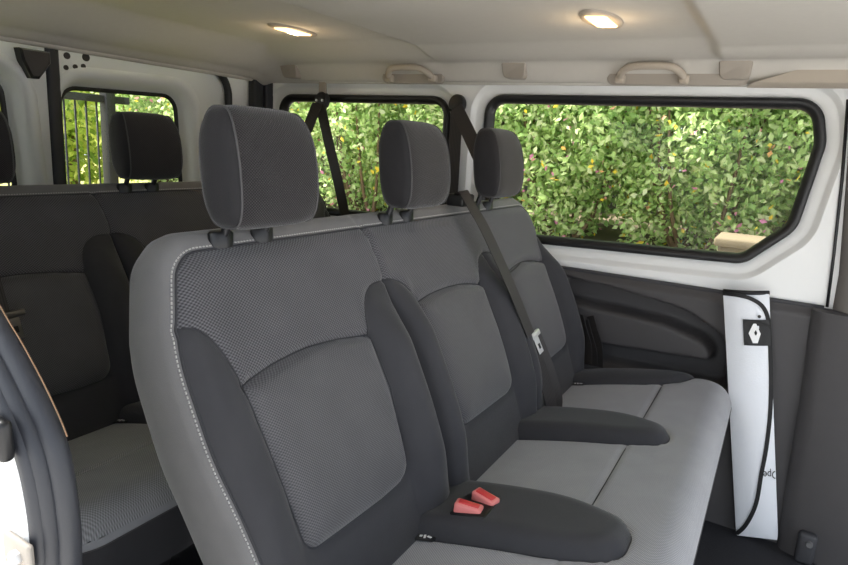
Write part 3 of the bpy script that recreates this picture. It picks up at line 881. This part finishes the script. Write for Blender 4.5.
# ------------------------------------------------------------------ floor
m = MB(); m.box((-.7, 1.12, FZ-.02), (2.7, 1.75, .04)); o = m.build('floor', M['floor'], None); struct(o, 'dark carpeted floor')
m = MB(); m.box((-.7, 1.12, -.08), (2.9, 1.80, .10)); o = m.build('floor_pan', M['black'], None); struct(o)

# ------------------------------------------------------------------ belts on the pillars
A1 = (-1.012, 1.945, 1.262)
pillar_belt('dark belt strap slanting from the pillar between the side windows to the bench', A1,
    [('shoulder_strap', [(-1.005, 1.925, 1.250), (-.93, 1.88, 1.17), (-.84, 1.82, 1.07), (-.775, 1.76, .99), (-.765, 1.74, .90)], (1, .2, .6)),
     ('lower_strap', [(-1.012, 1.946, 1.245), (-1.010, 1.948, 1.05), (-1.008, 1.950, .85), (-1.005, 1.952, .75)], (1, 0, 0))], (-1.01, 1.94, .75))
A2 = (-1.59, 1.935, 1.262)
r_, an_ = pillar_belt('dark belt forming an inverted V in front of the smaller side window', A2,
    [('front_strap', [(-1.585, 1.918, 1.25), (-1.545, 1.93, 1.10), (-1.50, 1.935, .96), (-1.455, 1.94, .80), (-1.44, 1.94, .74)], (1, 0, .3)),
     ('rear_strap', [(-1.595, 1.915, 1.25), (-1.60, 1.87, 1.16), (-1.60, 1.80, 1.05), (-1.60, 1.74, .97), (-1.58, 1.70, .90)], (1, .2, 0))], (-1.59, 1.93, .75))
MB().box((-1.59, 1.938, 1.312), (.034, .010, .070), None, .003).build('anchor_bracket', M['hook'], an_)
for dx in (-.014, .014): MB().cyl((-1.59+dx, 1.924, 1.262), (-1.59+dx, 1.918, 1.262), .005, 10).build('screw', M['chrome'], an_)

# belt of the far bench seat end: bundled webbing beside the bench
fb = thing('seat_belt', 'bunched dark belt webbing between the bench end and the side trim', 'seat belt', (-.46, 1.93, .47), 'dark seat belts')
for k, (dx, dz) in enumerate(((0, 0), (.018, -.012), (.034, .004))):
    pts = catmull([(-.505+dx, 1.920, .62+dz), (-.485+dx, 1.915, .575+dz), (-.465+dx, 1.910, .53+dz), (-.455+dx, 1.905, .47)], 5)
    MB().ribbon([tuple(p) for p in pts], [(.8, -.6, .1)]*len(pts), .038).build('strap', M['web'], fb)

# near belt of the rear bench
nb = thing('seat_belt', 'dark belt and buckle tongue hanging at the near end of the rear bench', 'seat belt', (-1.33, .60, .45), 'dark seat belts')
pts = catmull([(-1.52, .62, .99), (-1.46, .628, .955), (-1.40, .640, .80), (-1.36, .645, .66), (-1.31, .650, .50), (-1.29, .650, .43)], 6)
MB().ribbon([tuple(p) for p in pts], [(0, 1, 0)]*len(pts), .046).build('shoulder_strap', M['web'], nb)
belt_tongue(Vector((-1.368, .660, .718)), (.15, .02, -.5), (0, 1, 0), nb, 'chrome_dark')

# ------------------------------------------------------------------ folded windscreen shade
SH = thing('sun_shade', 'folded white reflective sun shade with black binding leaning against the side trim', 'sun shade', (.07, 1.90, FZ))
def shp(a, b, off=0):      # a across 0..1, b up 0..1 ; leans against the trim
    bl, br = np.array([.036, 1.905, FZ+.004]), np.array([.140, 1.905, FZ+.030])
    tl_, tr = np.array([-.106, 1.922, .768]), np.array([.006, 1.922, .782])
    p = (bl*(1-a)+br*a)*(1-b)+(tl_*(1-a)+tr*a)*b
    return p+np.array([0, -off, 0])
def shade_sheet(name, outl, off, th, mat, parent, bulge=.012):
    m = MB(); V, F = holes_face(outl, [], lambda a, b: (a, b, 0), step=.06)
    def yb(a): return bulge*(1-(2*a-1)**2)
    Vf = [tuple(shp(v[0], v[1], off+th+yb(v[0]))) for v in V]
    m.add(Vf, F)
    lo = [tuple(shp(p[0], p[1], off+th+yb(p[0]))) for p in outl]; lb = [tuple(shp(p[0], p[1], off)) for p in outl]
    loft(m, [lo, lb]); m.F.append(tuple(range(len(m.V)-len(lb), len(m.V))))
    return m.build(name, mat, parent, sharp=50)
body = round_poly([(0, 0), (1, 0), (1, 1), (0, 1)], [.03, .03, .005, .005], 4)
shade_sheet('folded_panel', body, 0, .020, M['shadew'], SH)
# front flap: rounded top corner, its edge sweeps down to the near foot
curve = catmull([(.30, .996), (.60, .985), (.85, .955), (.965, .90), (.985, .80), (.975, .65), (.925, .52), (.81, .383), (.68, .28), (.56, .175), (.42, .11), (.22, .05), (.02, .012)], 8)
flap = [(0.0, .012), (0.0, .995)][::1]
fl_poly = [(.0, .995)]+[tuple(p) for p in curve]+[]
fo = shade_sheet('front_flap', fl_poly, .0215, .004, M['shadew'], SH)
m = MB(); yb = lambda a: .012*(1-(2*a-1)**2)
pp = [Vector(shp(p[0], p[1], .0275+yb(p[0]))) for p in [np.array([.0, .997])]+curve]
m.ribbon(pp, [((pp[min(i+1, len(pp)-1)]-pp[max(i-1, 0)]).cross(Vector((0, 1, 0)))) for i in range(len(pp))], .0105, .003)
m.build('binding', M['shadeb'], fo)
m = MB(); pp = [Vector(shp(a, 1.003, .012+yb(a))) for a in np.linspace(0, 1, 9)]
m.tube(pp, .006, 8); m.build('top_binding', M['shadeb'], SH, smooth=True)
# strap patch with the diamond emblem
def patch(a0, a1, b0, b1, off, mat, name, parent, poly=None):
    P = poly or [(a0, b0), (a1, b0), (a1, b1), (a0, b1)]
    Q = []
    n = len(P)
    for i in range(n):
        for k in range(4):
            t = k/4; Q.append((P[i][0]*(1-t)+P[(i+1) % n][0]*t, P[i][1]*(1-t)+P[(i+1) % n][1]*t))
    m = MB(); f = [tuple(shp(p[0], p[1], off+.0012+yb(p[0]))) for p in Q]; bk_ = [tuple(shp(p[0], p[1], off-.001+yb(p[0]))) for p in Q]
    loft(m, [f, bk_]); m.F.append(tuple(range(len(Q)))); return m.build(name, mat, parent)
pt = patch(.42, 1.02, .800, .902, .0285, M['shadeb'], 'emblem_patch', SH)
def dia(k, cx_=.665, cy_=.849, w=.13, h=.038): 
    return [(cx_+w*k*x, cy_+h*k*y) for x, y in ((-.15, 1), (.32, 1), (1, -.05), (.45, -1), (-.35, -1), (-1, .0))]
patch(0, 0, 0, 0, .0305, M['tagw'], 'emblem', pt, dia(1.0))
patch(0, 0, 0, 0, .0325, M['shadeb'], 'emblem_centre', pt, dia(.24, .69, .852))
MB().cyl(shp(.78, .915, .030), shp(.78, .915, .040), .0042, 12).build('snap_button', M['black'], SH)
# printed word, upside down as the shade stands on its head
cu = bpy.data.curves.new('txt', 'FONT'); cu.body = 'Open'; cu.size = 1; cu.align_x = 'LEFT'
to = bpy.data.objects.new('txt', cu); COL.objects.link(to)
dg = bpy.context.evaluated_depsgraph_get(); me0 = bpy.data.meshes.new_from_object(to.evaluated_get(dg))
bm = bmesh.new(); bm.from_mesh(me0)
wmax = max(v.co.x for v in bm.verts)
bmesh.ops.bisect_plane(bm, geom=bm.verts[:]+bm.edges[:]+bm.faces[:], plane_co=(.42, 0, 0), plane_no=(-1, 0, 0), clear_outer=True)
H_, Wd = .040, .040
V = []
for v in bm.verts:
    a = .992-(v.co.x-.42)*.20; b = .290-v.co.y*.046
    V.append(tuple(shp(a, b, .0225+yb(a))))
bm.verts.index_update()
mk('printed_word', V, [[v.index for v in f.verts] for f in bm.faces], M['shadeb'], SH, False)
bm.free(); bpy.data.objects.remove(to); bpy.data.curves.remove(cu)

# small belt anchor on the step
an = thing('belt_anchor', 'small dark anchor bracket at the foot of the door pillar', 'anchor bracket', (.20, 1.86, FZ))
MB().box((.205, 1.865, FZ+.045), (.045, .03, .09), None, .01).build('bracket', M['plastic2'], an, smooth=True)
MB().cyl((.210, 1.851, FZ+.065), (.210, 1.843, FZ+.065), .008, 12).build('bolt', M['chrome'], an)

# ------------------------------------------------------------------ outside
GZ = -.45
m = MB(); m.add([(-30, -12, GZ), (12, -12, GZ), (12, 25, GZ), (-30, 25, GZ)], [(0, 1, 2, 3)]); o = m.build('ground', M['soil'], None); struct(o, 'ground outside')
m = MB()
rng = np.random.default_rng(3)
xs = np.linspace(-6, 2.5, 40); V = []; 
prof = [(3.55, GZ), (3.62, .20), (3.75, .42), (4.2, .50), (5.0, .55), (7.5, .9)]
L = [[(x, y+rng.normal(0, .03), z+rng.normal(0, .02)) for y, z in prof] for x in xs]
loft(m, L, closed=False); o = m.build('bank', M['stone'], None, smooth=True); struct(o, 'raised earth bank under the hedge')
m = MB(); m.add([(-30, -2, GZ+.02), (-3.2, -2, GZ+.02), (-3.2, 12, GZ+.02), (-30, 12, GZ+.9)], [(0, 1, 2, 3)]); o = m.build('lawn', M['drygrass'], None); struct(o, 'dry yellow grass behind the van')

def leaves(n, center, rad, size, rng, surf=.35):
    V = []; F = []
    d = rng.normal(size=(n, 3)); d /= np.linalg.norm(d, axis=1)[:, None]
    r = 1-np.abs(rng.normal(0, surf, n)); r = np.clip(r, .15, 1.05)
    lump = 1+.16*np.sin(d[:, 0]*7+center[0]*3)*np.cos(d[:, 2]*6+center[1])
    p = np.array(center)+d*np.array(rad)*(r*lump)[:, None]
    ax = rng.normal(size=(n, 3)); ax[:, 2] -= .5; ax /= np.linalg.norm(ax, axis=1)[:, None]
    sd = np.cross(ax, rng.normal(size=(n, 3))); sd /= np.linalg.norm(sd, axis=1)[:, None]
    nn = np.cross(ax, sd); L = size*(.6+.8*rng.random(n)); w = L*.30
    L_ = L[:, None]; w_ = w[:, None]
    Q = np.stack([p, p+ax*L_*.45+sd*w_+nn*L_*.08, p+ax*L_, p+ax*L_*.45-sd*w_+nn*L_*.08], 1).reshape(-1, 3)
    V = [tuple(v) for v in Q]
    for k in range(0, 4*n, 4): F += [(k, k+1, k+2), (k, k+2, k+3)]
    return V, F

def shrub(x, y, z0, rad, label, n, group, leaf='leaf', size=.075, flowers=0, yel=0, stems=6):
    r = thing('shrub', label, 'shrub', (x, y, z0), group)
    c = (x, y, z0+rad[2]*.92)
    V, F = leaves(n, c, rad, size, rng); mk('foliage', V, F, M[leaf], r, False)
    st = MB()
    for k in range(stems):
        a = rng.random()*2*PI; q = (x+.25*math.cos(a), y-.1+.2*math.sin(a), z0+.3)
        st.tube(catmull([(x+.08*math.cos(a), y-.1, z0-.05), q, (x+.55*rad[0]*math.cos(a), y-.2+.5*rad[1]*math.sin(a), z0+rad[2]*(.8+.6*rng.random()))], 5), [.02-.015*i/10 for i in range(11)], 6)
    st.build('stems', M['bark'], r, smooth=True)
    if flowers:
        V, F = leaves(flowers, c, np.array(rad)*1.02, .038, rng, .06); mk('blossoms', V, F, M['petal'], r, False)
    if yel:
        V, F = leaves(yel, c, np.array(rad)*1.02, .042, rng, .06); mk('yellow_leaves', V, F, M['yellow'], r, False)
    return r
G1 = 'flowering hedge shrubs beyond the side windows'
LB = ['light green flowering shrub outside, seen through the large side window', 'light green flowering shrub outside, seen through the smaller side window']
for k, (x, y, h) in enumerate(((-5.9, 4.6, 1.25), (-4.9, 4.45, 1.2), (-3.95, 4.6, 1.3), (-3.05, 4.45, 1.25), (-2.2, 4.55, 1.25), (-1.35, 4.5, 1.25), (-.5, 4.55, 1.25), (.35, 4.7, 1.2), (1.2, 4.6, 1.2))):
    shrub(x, y, .56, (.72, .62, h), LB[0 if x > -2.5 else 1], 26000, G1, size=.048, flowers=260, yel=260)
for k, x in enumerate((-7.5, -5.6, -3.8, -2.0, -.2, 1.6)):
    shrub(x, 6.2, .7, (1.35, .9, 1.9), 'tall green bush behind the flowering hedge outside', 12000, 'tall bushes behind the hedge', size=.11, stems=4)

blk = thing('stone_block', 'low pale stone block under the hedge at the lower right of the large side window', 'stone block', (.02, 3.72, GZ))
MB().box((.05, 3.70, .22), (.62, .30, 1.02), None, .02).build('block', M['stone'], blk, smooth=True)
MB().box((.05, 3.69, .725), (.66, .34, .045), None, .012).build('coping', M['stone'], blk, smooth=True)
# fence and trees behind the van
def tree(x, y, h, rad, label, n, leaf='leafdry'):
    r = thing('tree', label, 'tree', (x, y, GZ), 'trees behind the van')
    MB().tube([(x, y, GZ), (x+.1, y, GZ+h*.5), (x, y+.1, GZ+h)], [.14, .10, .05], 10).build('trunk', M['bark'], r, smooth=True)
    V, F = leaves(n, (x, y, GZ+h), rad, .16, rng, .4); mk('foliage', V, F, M[leaf], r, False)
tree(-8.5, 6.4, 2.7, (1.6, 1.4, 1.6), 'yellow-green tree beyond the fence, seen through the far rear door window', 7000)
tree(-11, 4.6, 3.2, (2.0, 1.3, 1.2), 'yellow-green tree further away beyond the black fence', 5000)
tree(-9.5, 1.0, 3.0, (1.8, 2.0, 2.0), 'green tree seen through the near rear door window', 8000)
tree(-12.5, 7.4, 1.6, (1.4, 2.2, 1.3), 'low pale green tree far beyond the fence, lowest of the trees', 7000)
fe = thing('fence', 'black metal bar fence on dry grass seen through the rear door window', 'fence', (-5.0, 3.0, GZ))
fx = -5.0
for y in (1.4, 3.31):
    MB().box((fx, y, .50), (.09, .09, 2.0), None, .01).build('post', M['iron'], fe, smooth=True)
for z in (-.3, 1.33):
    MB().box((fx, 2.4, z), (.05, 2.2, .06), None, .006).build('rail', M['iron'], fe, smooth=True)
for k in range(20):
    y = 1.50+k*.09
    MB().cyl((fx, y, -.32), (fx, y, 1.34), .008, 8).build('bar', M['iron'], fe, smooth=True)

# ------------------------------------------------------------------ daylight
w = bpy.data.worlds.new('World'); sc.world = w; w.use_nodes = True
nt = w.node_tree; bg = nt.nodes['Background']
sky = N(nt, 'ShaderNodeTexSky'); sky.sky_type = 'HOSEK_WILKIE'; sky.turbidity = 6; sky.ground_albedo = .4
sky.sun_direction = Vector((-.25, -.55, .8)).normalized()
hsv = N(nt, 'ShaderNodeHueSaturation'); hsv.inputs['Saturation'].default_value = .42
nt.links.new(sky.outputs[0], hsv.inputs['Color']); nt.links.new(hsv.outputs[0], bg.inputs[0]); bg.inputs[1].default_value = 4.2
sl = bpy.data.lights.new('sun', 'SUN'); sl.energy = 9.5; sl.angle = math.radians(6); sl.color = (1, .97, .93)
so = bpy.data.objects.new('sun', sl); COL.objects.link(so)
so.rotation_euler = Vector((-.55, -.06, .80)).to_track_quat('Z', 'Y').to_euler()

vs = sc.view_settings
vs.view_transform = 'Standard'; vs.look = 'None'; vs.gamma = 1; vs.use_curve_mapping = False; vs.exposure = 1.06
sc.cycles.max_bounces = 10; sc.cycles.diffuse_bounces = 6; sc.cycles.transparent_max_bounces = 12
sc.cycles.use_denoising = True
